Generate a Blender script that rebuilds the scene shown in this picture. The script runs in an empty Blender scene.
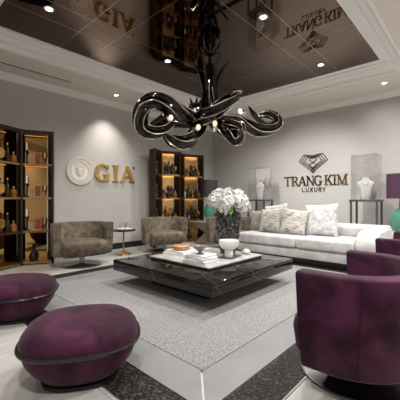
import bpy, bmesh, math, random
from mathutils import Vector, Matrix
random.seed(7)
PI = math.pi
SC = bpy.context.scene
C = SC.collection

# ------------------------------------------------------------------ materials
def mat(name, col, rough=.5, metal=0., spec=.5, noise=None, bump=None, sheen=0., coat=0., emit=None, trans=0., ior=1.45):
    m = bpy.data.materials.new(name); m.use_nodes = True
    nt = m.node_tree; N = nt.nodes; L = nt.links
    b = N['Principled BSDF']
    b.inputs['Base Color'].default_value = (*col, 1)
    b.inputs['Roughness'].default_value = rough
    b.inputs['Metallic'].default_value = metal
    b.inputs['Specular IOR Level'].default_value = spec
    b.inputs['Sheen Weight'].default_value = sheen
    b.inputs['Coat Weight'].default_value = coat
    b.inputs['IOR'].default_value = ior
    b.inputs['Transmission Weight'].default_value = trans
    if emit:
        b.inputs['Emission Color'].default_value = (*emit[0], 1); b.inputs['Emission Strength'].default_value = emit[1]
    tc = N.new('ShaderNodeTexCoord')
    if noise:                                   # (colour2, scale, low, high, detail)
        c2, sc, lo, hi, det = noise
        n = N.new('ShaderNodeTexNoise'); n.inputs['Scale'].default_value = sc; n.inputs['Detail'].default_value = det
        n.inputs['Distortion'].default_value = .6
        L.new(tc.outputs['Object'], n.inputs['Vector'])
        r = N.new('ShaderNodeValToRGB'); r.color_ramp.elements[0].position = lo; r.color_ramp.elements[1].position = hi
        r.color_ramp.elements[0].color = (*col, 1); r.color_ramp.elements[1].color = (*c2, 1)
        L.new(n.outputs['Fac'], r.inputs['Fac']); L.new(r.outputs['Color'], b.inputs['Base Color'])
    if bump:                                    # (scale, strength, distance)
        n2 = N.new('ShaderNodeTexNoise'); n2.inputs['Scale'].default_value = bump[0]; n2.inputs['Detail'].default_value = 3
        L.new(tc.outputs['Object'], n2.inputs['Vector'])
        bp = N.new('ShaderNodeBump'); bp.inputs['Strength'].default_value = bump[1]; bp.inputs['Distance'].default_value = bump[2]
        L.new(n2.outputs['Fac'], bp.inputs['Height']); L.new(bp.outputs['Normal'], b.inputs['Normal'])
    return m

def wallpaper():
    m = mat('ribbed_wallpaper', (.40, .38, .36), .55, spec=.3)
    nt = m.node_tree; N = nt.nodes; L = nt.links; b = N['Principled BSDF']
    tc = [n for n in N if n.type == 'TEX_COORD'][0]
    mp = N.new('ShaderNodeMapping'); mp.inputs['Scale'].default_value = (.25, .25, 1)
    L.new(tc.outputs['Object'], mp.inputs['Vector'])
    w = N.new('ShaderNodeTexWave'); w.bands_direction = 'Z'; w.inputs['Scale'].default_value = 6.6
    w.inputs['Distortion'].default_value = 1.2; w.inputs['Detail'].default_value = 2; w.inputs['Detail Scale'].default_value = 3
    L.new(mp.outputs[0], w.inputs['Vector'])
    r = N.new('ShaderNodeValToRGB')
    r.color_ramp.elements[0].color = (.45, .43, .408, 1); r.color_ramp.elements[1].color = (.525, .503, .478, 1)
    L.new(w.outputs['Fac'], r.inputs['Fac']); L.new(r.outputs['Color'], b.inputs['Base Color'])
    bp = N.new('ShaderNodeBump'); bp.inputs['Strength'].default_value = .15; bp.inputs['Distance'].default_value = .004
    L.new(w.outputs['Fac'], bp.inputs['Height']); L.new(bp.outputs['Normal'], b.inputs['Normal'])
    return m

def floor_mat():
    m = mat('grey_stone_tiles', (.55, .53, .5), .3, spec=.4)
    nt = m.node_tree; N = nt.nodes; L = nt.links; b = N['Principled BSDF']
    tc = [n for n in N if n.type == 'TEX_COORD'][0]
    n = N.new('ShaderNodeTexNoise'); n.inputs['Scale'].default_value = 1.6; n.inputs['Detail'].default_value = 8; n.inputs['Distortion'].default_value = 1.5
    mp = N.new('ShaderNodeMapping'); mp.inputs['Scale'].default_value = (1, 3, 1)
    L.new(tc.outputs['Object'], mp.inputs['Vector']); L.new(mp.outputs[0], n.inputs['Vector'])
    r = N.new('ShaderNodeValToRGB'); r.color_ramp.elements[0].position = .35; r.color_ramp.elements[1].position = .7
    r.color_ramp.elements[0].color = (.40, .385, .365, 1); r.color_ramp.elements[1].color = (.51, .495, .47, 1)
    L.new(n.outputs['Fac'], r.inputs['Fac'])
    br = N.new('ShaderNodeTexBrick'); br.offset = 0; br.inputs['Scale'].default_value = 1; br.inputs['Mortar Size'].default_value = .003
    br.inputs['Brick Width'].default_value = .9; br.inputs['Row Height'].default_value = .9
    br.inputs['Color1'].default_value = br.inputs['Color2'].default_value = (1, 1, 1, 1); br.inputs['Mortar'].default_value = (.55, .54, .52, 1)
    L.new(tc.outputs['Object'], br.inputs['Vector'])
    mx = N.new('ShaderNodeMix'); mx.data_type = 'RGBA'; mx.blend_type = 'MULTIPLY'; mx.inputs[0].default_value = 1
    L.new(r.outputs['Color'], mx.inputs[6]); L.new(br.outputs['Color'], mx.inputs[7]); L.new(mx.outputs[2], b.inputs['Base Color'])
    return m

def mosaic_mat():
    m = mat('dark_mosaic', (.02, .018, .016), .5, spec=.18)
    nt = m.node_tree; N = nt.nodes; L = nt.links; b = N['Principled BSDF']
    tc = [n for n in N if n.type == 'TEX_COORD'][0]
    n = N.new('ShaderNodeTexNoise'); n.inputs['Scale'].default_value = 55; n.inputs['Detail'].default_value = 4
    L.new(tc.outputs['Object'], n.inputs['Vector'])
    r = N.new('ShaderNodeValToRGB'); r.color_ramp.elements[0].position = .5; r.color_ramp.elements[1].position = .72
    r.color_ramp.elements[0].color = (.009, .008, .007, 1); r.color_ramp.elements[1].color = (.085, .072, .06, 1)
    L.new(n.outputs['Fac'], r.inputs['Fac']); L.new(r.outputs['Color'], b.inputs['Base Color'])
    bp = N.new('ShaderNodeBump'); bp.inputs['Strength'].default_value = .8; bp.inputs['Distance'].default_value = .01
    L.new(n.outputs['Fac'], bp.inputs['Height']); L.new(bp.outputs['Normal'], b.inputs['Normal'])
    return m

def marble_black():
    m = mat('black_veined_marble', (.008, .007, .006), .035, spec=.45, coat=.0)
    nt = m.node_tree; N = nt.nodes; L = nt.links; b = N['Principled BSDF']
    b.inputs['Coat Roughness'].default_value = .03
    tc = [n for n in N if n.type == 'TEX_COORD'][0]
    mp = N.new('ShaderNodeMapping'); mp.inputs['Rotation'].default_value = (.5, .4, .7); mp.inputs['Scale'].default_value = (1.1, 1.1, 1.1)
    L.new(tc.outputs['Object'], mp.inputs['Vector'])
    w = N.new('ShaderNodeTexWave'); w.inputs['Scale'].default_value = .62; w.inputs['Distortion'].default_value = 5; w.inputs['Detail'].default_value = 4
    w.inputs['Detail Scale'].default_value = 1.3
    L.new(mp.outputs[0], w.inputs['Vector'])
    r = N.new('ShaderNodeValToRGB')
    e = r.color_ramp.elements; e[0].position = .0; e[0].color = (.06, .05, .04, 1); e[1].position = .003; e[1].color = (.012, .011, .010, 1)
    L.new(w.outputs['Fac'], r.inputs['Fac']); L.new(r.outputs['Color'], b.inputs['Base Color'])
    return m

def thin_glass(name, tint=(.97, .98, .98), refl=.04):
    m = bpy.data.materials.new(name); m.use_nodes = True
    nt = m.node_tree; N = nt.nodes; L = nt.links
    N.remove(N['Principled BSDF']); out = N['Material Output']
    t = N.new('ShaderNodeBsdfTransparent'); t.inputs[0].default_value = (*tint, 1)
    g = N.new('ShaderNodeBsdfGlossy'); g.inputs['Roughness'].default_value = .02; g.inputs[0].default_value = (.95, .95, .95, 1)
    lw = N.new('ShaderNodeLayerWeight'); lw.inputs['Blend'].default_value = .25
    mr = N.new('ShaderNodeMapRange'); mr.inputs['To Min'].default_value = refl; mr.inputs['To Max'].default_value = .5
    L.new(lw.outputs['Fresnel'], mr.inputs['Value'])
    mx = N.new('ShaderNodeMixShader'); L.new(mr.outputs[0], mx.inputs[0]); L.new(t.outputs[0], mx.inputs[1]); L.new(g.outputs[0], mx.inputs[2])
    L.new(mx.outputs[0], out.inputs[0])
    return m

M = dict(
    wall=wallpaper(), floor=floor_mat(), mosaic=mosaic_mat(), marble=marble_black(),
    plaster=mat('soffit_plaster', (.70, .645, .58), .7, spec=.2),
    crown=mat('crown_paint', (.80, .775, .74), .5, spec=.3),
    mirror=mat('bronze_mirror', (.155, .108, .082), .025, 1.),
    seam=mat('mirror_joint', (.55, .42, .30), .22, 1.),
    black=mat('black_lacquer', (.012, .011, .011), .25),
    baseboard=mat('dark_baseboard', (.02, .019, .018), .35),
    lamp=mat('lamp_disc', (1, 1, 1), .4, emit=((1, .93, .82), 9)),
    white_trim=mat('white_trim', (.75, .74, .72), .4),
    pile=mat('rug_pile', (.155, .150, .146), .95, spec=.1, noise=((.30, .295, .29), 60, .35, .65, 4), bump=(90, .9, .012), sheen=.2),
    rug_border=mat('rug_border', (.165, .165, .165), .6, spec=.25, noise=((.20, .20, .20), 4, .3, .7, 4), sheen=.2),
    purple=mat('plum_velvet', (.022, .0042, .0125), .62, spec=.09, noise=((.084, .020, .050), 5.0, .40, .78, 5), sheen=.08),
    purple_dark=mat('plum_seam', (.03, .006, .016), .7, spec=.2),
    tan=mat('taupe_velvet', (.066, .050, .034), .65, spec=.2, noise=((.19, .15, .106), 9, .34, .68, 5), sheen=.08),
    tan_dark=mat('taupe_seam', (.10, .085, .07), .7, spec=.2),
    sofa=mat('pale_grey_velvet', (.42, .408, .392), .7, spec=.25, noise=((.55, .538, .52), 7, .36, .66, 5), sheen=.3),
    pil_white=mat('white_crushed_velvet', (.40, .39, .38), .6, spec=.3, noise=((.64, .63, .62), 14, .38, .62, 6), bump=(16, .4, .02), sheen=.3),
    pil_tan=mat('taupe_pillow_velvet', (.19, .165, .14), .65, noise=((.30, .27, .24), 9, .35, .65, 5), sheen=.3),
    steel=mat('brushed_steel', (.36, .35, .34), .28, 1.),
    darksteel=mat('dark_brushed_metal', (.13, .12, .115), .32, 1.),
    greysteel=mat('grey_painted_metal', (.10, .11, .12), .35, .5),
    brass=mat('brass', (.62, .42, .18), .25, 1.),
    bronze_frame=mat('dark_bronze_frame', (.035, .026, .02), .3, .6),
    gold_mirror=mat('gold_tinted_mirror', (.46, .28, .11), .03, 1.),
    gold_satin=mat('satin_gold_panel', (.62, .40, .18), .32, 1., noise=((.46, .28, .11), 3, .4, .6, 2)),
    shelf=mat('bronze_shelf', (.36, .22, .09), .2, .9),
    led_dim=mat('dim_warm_strip', (1, .7, .35), .5, emit=((1, .60, .25), 1.4)),
    led=mat('warm_strip', (1, .7, .35), .5, emit=((1, .64, .28), 11)),
    chrome=mat('black_chrome_glass', (.045, .037, .032), .10, 1.),
    bulb=mat('bulb', (.5, .45, .38), .6, emit=((1, .80, .56), .55)),
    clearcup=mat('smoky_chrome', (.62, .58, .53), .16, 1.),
    gold=mat('gold_letter', (.62, .36, .085), .32, 1., noise=((.78, .52, .18), 5, .3, .7, 2)),
    gold_dark=mat('bronze_letter', (.42, .24, .10), .28, 1., noise=((.13, .07, .035), 6, .42, .6, 2)),
    gold_pale=mat('bronze_outline', (.20, .115, .05), .3, 1.),
    plaster_w=mat('ivory_plaster', (.74, .71, .65), .6, bump=(60, .3, .004)),
    plaster_b=mat('beige_plaster', (.58, .525, .44), .6, bump=(50, .4, .004)),
    white=mat('white_ceramic', (.82, .81, .79), .3),
    white_bust=mat('white_bust_velvet', (.84, .82, .78), .6),
    paper=mat('white_book_paper', (.74, .73, .71), .6),
    cover=mat('grey_book_cover', (.62, .61, .60), .5),
    wood=mat('turned_wood', (.42, .20, .085), .3, noise=((.55, .29, .13), 12, .35, .65, 4), coat=.3),
    stone=mat('pale_stone_slab', (.33, .32, .305), .25, noise=((.43, .42, .40), 5, .35, .65, 5)),
    grey_glass=mat('smoky_bowl', (.17, .165, .16), .12, spec=.6),
    pebble=mat('pale_pebble', (.60, .55, .50), .5),
    crystal=mat('black_crystal', (.016, .015, .016), .07, spec=.8, coat=.5),
    petal=mat('white_petal', (.80, .80, .79), .6, spec=.2),
    petal2=mat('cream_petal', (.72, .72, .68), .6, spec=.2),
    core=mat('shaded_gap_core', (.16, .19, .11), .8),  # dark green paints shade into the gaps between the florets
    leaf=mat('green_leaf', (.10, .32, .035), .5),
    stem=mat('green_stem', (.07, .16, .03), .6),
    shade_dark=mat('charcoal_shade', (.035, .030, .036), .7),
    shade_plum=mat('plum_shade', (.062, .020, .045), .7),
    greenglass=mat('green_glass', (.14, .42, .32), .06, trans=.6, spec=.6),
    taupe_lac=mat('taupe_lacquer', (.32, .285, .24), .3),
    taupe_lac2=mat('taupe_lacquer_dark', (.17, .15, .125), .3),
    glass=thin_glass('clear_glass'),
    glass2=thin_glass('case_glass', (.96, .96, .96), .035),
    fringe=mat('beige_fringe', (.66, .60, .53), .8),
    backing=mat('beige_backing', (.45, .42, .385), .8),
    dark_obj=mat('dark_glass_bottle', (.02, .013, .009), .12),
    amber=mat('amber_glass', (.22, .09, .02), .08, spec=.7),
    red_pic=mat('rust_picture', (.22, .05, .02), .5),
    off_pic=mat('sepia_picture', (.30, .22, .13), .5),
)

# ------------------------------------------------------------------ builder
class MB:
    def __init__(s): s.bm = bmesh.new()
    def v(s, p): return s.bm.verts.new(p)
    def f(s, vs):
        try: return s.bm.faces.new(vs)
        except ValueError: return None
    def box(s, c, size, rot=0, bevel=0, seg=2):
        t = bmesh.new(); bmesh.ops.create_cube(t, size=1)
        bmesh.ops.scale(t, vec=size, verts=t.verts)
        if bevel: bmesh.ops.bevel(t, geom=t.edges[:], offset=bevel, segments=seg, profile=.5, affect='EDGES')
        bmesh.ops.transform(t, matrix=Matrix.Translation(c) @ Matrix.Rotation(rot, 4, 'Z'), verts=t.verts)
        s.merge(t); return s
    def merge(s, t):
        mp = {v: s.bm.verts.new(v.co) for v in t.verts}
        for f in t.faces: s.f([mp[v] for v in f.verts])
        t.free()
    def rings(s, rings, cap0=True, cap1=True):
        R = [[s.v(p) for p in r] for r in rings]; n = len(R[0])
        for a, b in zip(R, R[1:]):
            for i in range(n): s.f([a[i], a[(i+1) % n], b[(i+1) % n], b[i]])
        if cap0: s.f(R[0][::-1])
        if cap1: s.f(R[-1])
        return s
    def lathe(s, prof, n=32, c=(0, 0, 0), mod=None, cap0=True, cap1=True):
        rr = []
        for i, (r, z) in enumerate(prof):
            ring = []
            for k in range(n):
                a = 2*PI*k/n; q = max(r, 1e-4)
                if mod: q *= mod(a, z, i)
                ring.append((c[0]+q*math.cos(a), c[1]+q*math.sin(a), c[2]+z))
            rr.append(ring)
        return s.rings(rr, cap0, cap1)
    def tube(s, pts, rad, n=10, flute=0, nf=6, twist=0, smooth=6, closed=False):
        P = [Vector(p) for p in pts]
        R = [rad]*len(P) if not isinstance(rad, (list, tuple)) else list(rad)
        if smooth > 1 and len(P) > 2:
            Q = []; RR = []
            for i in range(len(P)-1):
                p0 = P[max(i-1, 0)]; p1 = P[i]; p2 = P[i+1]; p3 = P[min(i+2, len(P)-1)]
                for k in range(smooth):
                    t = k/smooth
                    Q.append(.5*((2*p1)+(-p0+p2)*t+(2*p0-5*p1+4*p2-p3)*t*t+(-p0+3*p1-3*p2+p3)*t**3)); RR.append(R[i]*(1-t)+R[i+1]*t)
            Q.append(P[-1]); RR.append(R[-1]); P, R = Q, RR
        T = [(P[min(i+1, len(P)-1)]-P[max(i-1, 0)]).normalized() for i in range(len(P))]
        u = T[0].orthogonal().normalized(); rr = []
        for i, p in enumerate(P):
            u = (u-T[i]*u.dot(T[i])).normalized(); w = T[i].cross(u); ring = []
            for k in range(n):
                a = 2*PI*k/n; q = R[i]*(1+flute*math.cos(nf*a)); b = a+twist*i
                ring.append(p+u*(q*math.cos(b))+w*(q*math.sin(b)))
            rr.append(ring)
        return s.rings(rr)
    def prism(s, poly, o, ex, ey, en, d0, d1):
        o, ex, ey, en = map(Vector, (o, ex, ey, en))
        a = [s.v(o+ex*x+ey*y+en*d0) for x, y in poly]; b = [s.v(o+ex*x+ey*y+en*d1) for x, y in poly]; n = len(a)
        s.f(a[::-1]); s.f(b)
        for i in range(n): s.f([a[i], a[(i+1) % n], b[(i+1) % n], b[i]])
        return s
    def quadbox(s, p, z0, z1):                   # 4 plan points extruded in z
        return s.prism([(q[0], q[1]) for q in p], (0, 0, 0), (1, 0, 0), (0, 1, 0), (0, 0, 1), z0, z1)
    def build(s, name, m, parent=None, smooth=True, angle=40):
        bmesh.ops.recalc_face_normals(s.bm, faces=s.bm.faces[:])
        me = bpy.data.meshes.new(name); s.bm.to_mesh(me); s.bm.free()
        me.materials.append(M[m] if isinstance(m, str) else m)
        if smooth:
            me.polygons.foreach_set('use_smooth', [True]*len(me.polygons))
            me.set_sharp_from_angle(angle=math.radians(angle))
        o = bpy.data.objects.new(name, me); C.objects.link(o)
        if parent: o.parent = parent
        return o

def tag(o, label, cat, group=None, kind=None):
    o['label'] = label; o['category'] = cat
    if group: o['group'] = group
    if kind: o['kind'] = kind
    return o
def thing(name, label, cat, loc=(0, 0, 0), rz=0, group=None):
    o = bpy.data.objects.new(name, None); C.objects.link(o)
    o.location = loc; o.rotation_euler = (0, 0, rz); o.empty_display_size = .1
    return tag(o, label, cat, group)
def struct(o): o['kind'] = 'structure'; return o
def dup(root, loc, rz=None, label=None, group=None):
    r = root.copy(); C.objects.link(r); r.location = loc
    if rz is not None: r.rotation_euler = (0, 0, rz)
    if label: r['label'] = label
    if group: r['group'] = group
    for ch in list(root.children):
        c = ch.copy(); C.objects.link(c); c.parent = r
        for g in list(ch.children):
            d = g.copy(); C.objects.link(d); d.parent = c
    return r

# ------------------------------------------------------------------ room shell
X0, X1, Y0, Y1 = -1.1, 6.97, -1.1, 5.90
ZS, ZM, ZW = 3.20, 3.35, 3.32
TX0, TX1, TY0, TY1 = 1.03, 5.57, 1.20, 4.60          # mirror field
OX0, OX1, OY0, OY1 = .68, 5.92, .85, 4.95            # opening in the soffit
struct(MB().box(((X0+X1)/2, (Y0+Y1)/2, -.05), (X1-X0+.3, Y1-Y0+.3, .1)).build('floor', 'floor'))
struct(MB().box(((X0+X1)/2, Y1+.05, 1.7), (X1-X0+.2, .1, 3.4)).build('wall_left', 'wall'))
struct(MB().box((X1+.05, (Y0+Y1)/2, 1.7), (.1, Y1-Y0, 3.4)).build('wall_right', 'wall'))
struct(MB().box(((X0+X1)/2, Y0-.05, 1.7), (X1-X0+.2, .1, 3.4)).build('wall_near', 'wall'))
struct(MB().box((X0-.05, (Y0+Y1)/2, 1.7), (.1, Y1-Y0, 3.4)).build('wall_rear', 'wall'))
b = MB()
for (a, c, d, e) in ((X0, OX0, Y0, Y1), (OX1, X1, Y0, Y1), (OX0, OX1, Y0, OY0), (OX0, OX1, OY1, Y1)):
    b.box(((a+c)/2, (d+e)/2, ZS+.11), (c-a, e-d, .22))
struct(b.build('ceiling', 'plaster', smooth=False))
struct(MB().box(((TX0+TX1)/2, (TY0+TY1)/2, ZM+.03), (OX1-OX0, OY1-OY0, .06)).build('ceiling_mirror', 'mirror', smooth=False))

def loop_mould(name, rect, prof, m):
    x0, x1, y0, y1 = rect; b = MB(); rings = []
    for cx, cy, sx, sy in ((x0, y0, -1, -1), (x1, y0, 1, -1), (x1, y1, 1, 1), (x0, y1, -1, 1)):
        rings.append([(cx+sx*o, cy+sy*o, z) for o, z in prof])
    R = [[b.v(p) for p in r] for r in rings]; n = len(prof)
    for i in range(4):
        A, B = R[i], R[(i+1) % 4]
        for k in range(n-1): b.f([A[k], A[k+1], B[k+1], B[k]])
    return struct(b.build(name, m, angle=25))
# tray moulding: outwards from the mirror, stepping down to the soffit
loop_mould('trim_1', (TX0, TX1, TY0, TY1), [(0, ZM+.01), (0, ZM-.012), (.085, ZM-.016), (.088, ZM-.040), (.15, ZM-.044), (.155, ZM-.056),
    (.17, ZM-.060), (.18, ZM-.072), (.20, ZM-.085), (.23, ZM-.094), (.26, ZM-.10), (.285, ZM-.112), (.30, ZM-.130), (.305, ZM-.150),
    (.345, ZM-.155), (.35, ZM-.150), (.36, ZM-.149)], 'crown')
# wall crown: inwards from the walls
loop_mould('trim_2', (X0, X1, Y0, Y1), [(.0, 3.10), (-.018, 3.10), (-.020, 3.118), (-.034, 3.124), (-.044, 3.142), (-.066, 3.162), (-.090, 3.172),
    (-.094, 3.186), (-.112, 3.190), (-.114, 3.205)], 'crown')
struct(MB().box(((X0+X1)/2, Y1-.009, .065), (X1-X0, .018, .13)).build('baseboard_left', 'baseboard'))
struct(MB().box((X1-.009, (Y0+Y1)/2, .065), (.018, Y1-Y0, .13)).build('baseboard_right', 'baseboard'))
struct(MB().box(((X0+X1)/2, Y0+.009, .065), (X1-X0, .018, .13)).build('baseboard_near', 'baseboard'))
struct(MB().box((X0+.009, (Y0+Y1)/2, .065), (.018, Y1-Y0, .13)).build('baseboard_rear', 'baseboard'))
b = MB()                                                # joints between mirror sheets
for x in (1.91, 2.36, 4.20, 4.68): b.box((x, (TY0+TY1)/2, ZM-.001), (.009, TY1-TY0, .005))
for y in (1.84, 2.19, 3.60, 3.98): b.box(((TX0+TX1)/2, y, ZM-.001), (TX1-TX0, .009, .005))
struct(b.build('trim_3', 'seam', smooth=False))
# linear air slot
b = MB(); b.box((1.35, 5.385, ZS-.002), (2.2, .012, .012)); b.box((1.35, 5.455, ZS-.002), (2.2, .012, .012)); b.box((2.456, 5.42, ZS-.002), (.012, .082, .012)); b.box((.244, 5.42, ZS-.002), (.012, .082, .012))
t = thing('air_vent', 'long narrow slot air vent in the soffit above the left wall', 'vent', (0, 0, 0))
b.build('vent_frame', 'plaster', t, False)
MB().box((1.35, 5.42, ZS-.0005), (2.2, .058, .003)).build('slot', mat('slot_dark', (.05, .045, .04), .6), t, False)

# dark inlaid band on the floor, and the rug inside it
RX0, RX1, RY0, RY1 = 1.17, 4.74, 1.035, 4.27
bw = .235
b = MB()
for (a, c, d, e) in ((RX0-bw, RX0, RY0-bw, RY1+bw), (RX1, RX1+bw, RY0-bw, RY1+bw), (RX0, RX1, RY0-bw, RY0), (RX0, RX1, RY1, RY1+bw)):
    b.box(((a+c)/2, (d+e)/2, .002), (c-a, e-d, .006))
struct(b.build('trim_4', 'mosaic', smooth=False))
b = MB()
for k in range(2):
    o = bw+.006 if k == 0 else 0
    for (a, c, d, e) in ((RX0-o-.004, RX0-o+.004, RY0-o, RY1+o), (RX1+o-.004, RX1+o+.004, RY0-o, RY1+o), (RX0-o, RX1+o, RY0-o-.004, RY0-o+.004), (RX0-o, RX1+o, RY1+o-.004, RY1+o+.004)):
        if k == 0: b.box(((a+c)/2, (d+e)/2, .003), (c-a, e-d, .008))
struct(b.build('trim_5', 'steel', smooth=False))
t = thing('area_rug', 'large grey textured rug with a smooth pale border under the coffee table', 'rug', ((RX0+RX1)/2, (RY0+RY1)/2, 0))
hx, hy, g = (RX1-RX0)/2, (RY1-RY0)/2, .262
b = MB()
for i in range(4):                                      # mitred border
    P = [(-hx, -hy), (hx, -hy), (hx, hy), (-hx, hy)]; Q = [(-hx+g, -hy+g), (hx-g, -hy+g), (hx-g, hy-g), (-hx+g, hy-g)]
    j = (i+1) % 4; e = .0015
    pts = [P[i], P[j], Q[j], Q[i]]
    cx = sum(p[0] for p in pts)/4; cy = sum(p[1] for p in pts)/4
    b.quadbox([(cx+(p[0]-cx)*.998, cy+(p[1]-cy)*.985) for p in pts], 0, .011)
b.build('border', 'rug_border', t, False)
MB().box((0, 0, .0085), (2*(hx-g), 2*(hy-g), .017), bevel=.006).build('pile', 'pile', t)

# ------------------------------------------------------------------ ceiling lights
proto = thing('downlight', '', 'downlight', (1.44, 1.98, ZM))
MB().lathe([(.034, -.004), (.048, -.009), (.056, -.006), (.058, .001)], 28, cap0=False, cap1=False).build('bezel', 'white_trim', proto)
MB().lathe([(.001, -.0045), (.036, -.0045)], 24, cap1=True).build('lens', 'lamp', proto)
def spot(name, loc, target, watts, angle, blend=.6, col=(1, .955, .90), rad=.04):
    l = bpy.data.lights.new(name, 'SPOT'); l.energy = watts; l.spot_size = math.radians(angle); l.spot_blend = blend; l.color = col; l.shadow_soft_size = rad
    o = bpy.data.objects.new(name, l); C.objects.link(o); o.location = loc
    o.rotation_euler = (Vector(target)-Vector(loc)).to_track_quat('-Z', 'Y').to_euler()
    return o
dl = [((1.44, 1.98), 'round downlight in the mirror ceiling above the front plum ottoman side', 105),
      ((1.44, 3.76), 'round downlight in the mirror ceiling at the upper left, by the folding cabinet reflection', 85),
      ((3.30, 1.98), 'round downlight in the mirror ceiling beside the reflection of a white bust', 170),
      ((3.30, 3.76), 'round downlight in the mirror ceiling left of the chandelier stem over the taupe chairs', 125),
      ((5.13, 1.98), 'round downlight in the mirror ceiling below the reflected diamond outline', 180),
      ((5.29, 3.81), 'round downlight in the mirror ceiling behind the right chandelier arm', 135)]
for i, ((x, y), lab, w) in enumerate(dl):
    o = proto if i == 0 else dup(proto, (x, y, ZM))
    o['label'] = lab
    spot('downlight_beam', (x, y, ZM-.03), (x, y, 0), w, 150, .9, (1, .92, .82) if x+.3*y < 4.2 and i not in (0, 2) else (1, .985, .965))
wl = [((3.38, 5.42), 'small soffit spotlight above the gold three-letter sign', (3.45, 5.9, .75), 85, 84),
      ((6.32, 1.29), 'small soffit spotlight at the right above the display stand with the square glass case', (6.9, 1.8, .7), 17, 130)]
for (x, y), lab, tg, w, ang in wl:
    dup(proto, (x, y, ZS), label=lab)
    spot('wall_washer_beam', (x, y, ZS-.03), tg, w, ang, 1, (1, .94, .87) if x < 4 else (1, .985, .96))
spot('sign_beam', (5.13, 1.98, ZM-.035), (6.97, 2.8, 1.6), 75, 62, 1, (1, .975, .94))
spot('sign_beam', (5.29, 3.81, ZM-.035), (6.97, 2.8, 1.6), 30, 70, 1, (1, .975, .94))
# fill lights added behind and beside the camera, out of view
for (x, y, w) in ((-.3, 3.0, 35), (-.2, .3, 130), (2.2, -.2, 180), (4.4, -.2, 200), (6.2, .2, 90)):
    dup(proto, (x, y, ZS), label='added fill downlight in the soffit, unseen on the near side of the room')['group'] = 'added near fill downlights'
    spot('downlight_beam', (x, y, ZS-.03), (x, y, 0), w, 150, .9, (1, .985, .965))

# ------------------------------------------------------------------ lettering
def rect(x0, y0, x1, y1): return [(x0, y0), (x1, y0), (x1, y1), (x0, y1)]
def bar(x0, y0, x1, y1, w):                              # slanted stroke, horizontal ends
    return [(x0-w/2, y0), (x0+w/2, y0), (x1+w/2, y1), (x1-w/2, y1)]
def arc(cx, cy, rx, ry, a0, a1, tx, ty, n=20):
    out = []
    for k in range(n):
        p = math.radians(a0+(a1-a0)*k/n); q = math.radians(a0+(a1-a0)*(k+1)/n)
        f = lambda a, i: (cx+(rx-i*tx)*math.cos(a), cy+(ry-i*ty)*math.sin(a))
        out.append([f(p, 0), f(q, 0), f(q, 1), f(p, 1)])
    return out
def glyph(ch, w, k, h):                                  # w width, k thick stroke, h hairline
    if ch == 'I': return [rect(w/2-k/2, 0, w/2+k/2, 1), rect(0, 0, w, h), rect(0, 1-h, w, 1)]
    if ch == 'T': return [rect(w/2-k/2, 0, w/2+k/2, 1), rect(w/2-k, 0, w/2+k, h), rect(0, 1-h, w, 1), rect(0, .80, h, 1), rect(w-h, .80, w, 1)]
    if ch == 'A': return [bar(.10*w, 0, w/2, 1, h*1.5), bar(w*.86, 0, w/2, 1, k), rect(.2*w, .30, .72*w, .30+h), rect(0, 0, .26*w, h), rect(.66*w, 0, w, h)]
    if ch == 'N': return [rect(.12*w, 0, .12*w+h*1.3, 1), bar(.88*w, 0, .16*w, 1, k*1.1), rect(.82*w, 0, .82*w+h*1.3, 1), rect(0, 0, .32*w, h), rect(0, 1-h, .25*w, 1), rect(.68*w, 1-h, w, 1)]
    if ch == 'K': return [rect(.10*w, 0, .10*w+k, 1), rect(0, 0, .42*w, h), rect(0, 1-h, .42*w, 1), bar(.30*w, .42, .80*w, 1, h*1.6), bar(.88*w, 0, .45*w, .58, k), rect(.66*w, 0, w, h), rect(.6*w, 1-h, w, 1)]
    if ch == 'M': return [rect(.10*w, 0, .10*w+h*1.3, 1), rect(.76*w, 0, .76*w+k, 1), bar(.48*w, 0, .14*w, 1, k), bar(.48*w, 0, .80*w, 1, h*1.5), rect(0, 0, .26*w, h), rect(.62*w, 0, w, h), rect(0, 1-h, .2*w, 1), rect(.8*w, 1-h, w, 1)]
    if ch == 'R': return [rect(.10*w, 0, .10*w+k, 1), rect(0, 0, .42*w, h), rect(0, 1-h, .5*w, 1), rect(.1*w, .46, .5*w, .46+h)] + arc(.48*w, .73, .36*w, .27, -90, 90, k, h) + [bar(.90*w, 0, .48*w, .5, k), rect(.75*w, 0, w, h)]
    if ch == 'G': return arc(.52*w, .5, .52*w, .52, 42, 330, k, h*1.2, 30) + [rect(.80*w-k*.3, .04, .80*w+k*.7, .44), rect(.60*w, .44-h, w*1.04, .44), rect(.84*w, .70, .84*w+h, .95)]
    if ch == 'L': return [rect(0, 0, k, 1), rect(0, 0, w, k)]
    if ch == 'U': return [rect(0, .3, k, 1), rect(w-k, .3, w, 1)] + arc(w/2, w/2, w/2, w/2, 180, 360, k, k, 10)
    if ch == 'X': return [bar(.06*w, 0, .94*w, 1, k*1.2), bar(.94*w, 0, .06*w, 1, k*1.2)]
    if ch == 'r': return [rect(0, 0, k, 1), rect(0, 1-k, .6*w, 1), rect(0, .45, .6*w, .45+k)] + arc(.55*w, .725+k/2, .4*w, .275-k/2, -90, 90, k, k, 10) + [bar(.95*w, 0, .5*w, .5, k*1.1)]
    if ch == 'Y': return [rect(w/2-k/2, 0, w/2+k/2, .48), bar(w/2, .42, .06*w, 1, k*1.1), bar(w/2, .42, .94*w, 1, k*1.1)]
def letter(parent, ch, x, z, w, h, k, hl, m, ex, en, thick):
    b = MB(); nm = 'letter_' + ch.lower()
    for i, p in enumerate(glyph(ch, w/h, k, hl)):
        d = i*.00025
        b.prism([(q[0]*h, q[1]*h) for q in p], Vector((0, 0, z))+Vector(ex)*x, ex, (0, 0, 1), en, 0, thick+d)
    return b.build(nm, m, parent, False)
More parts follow.
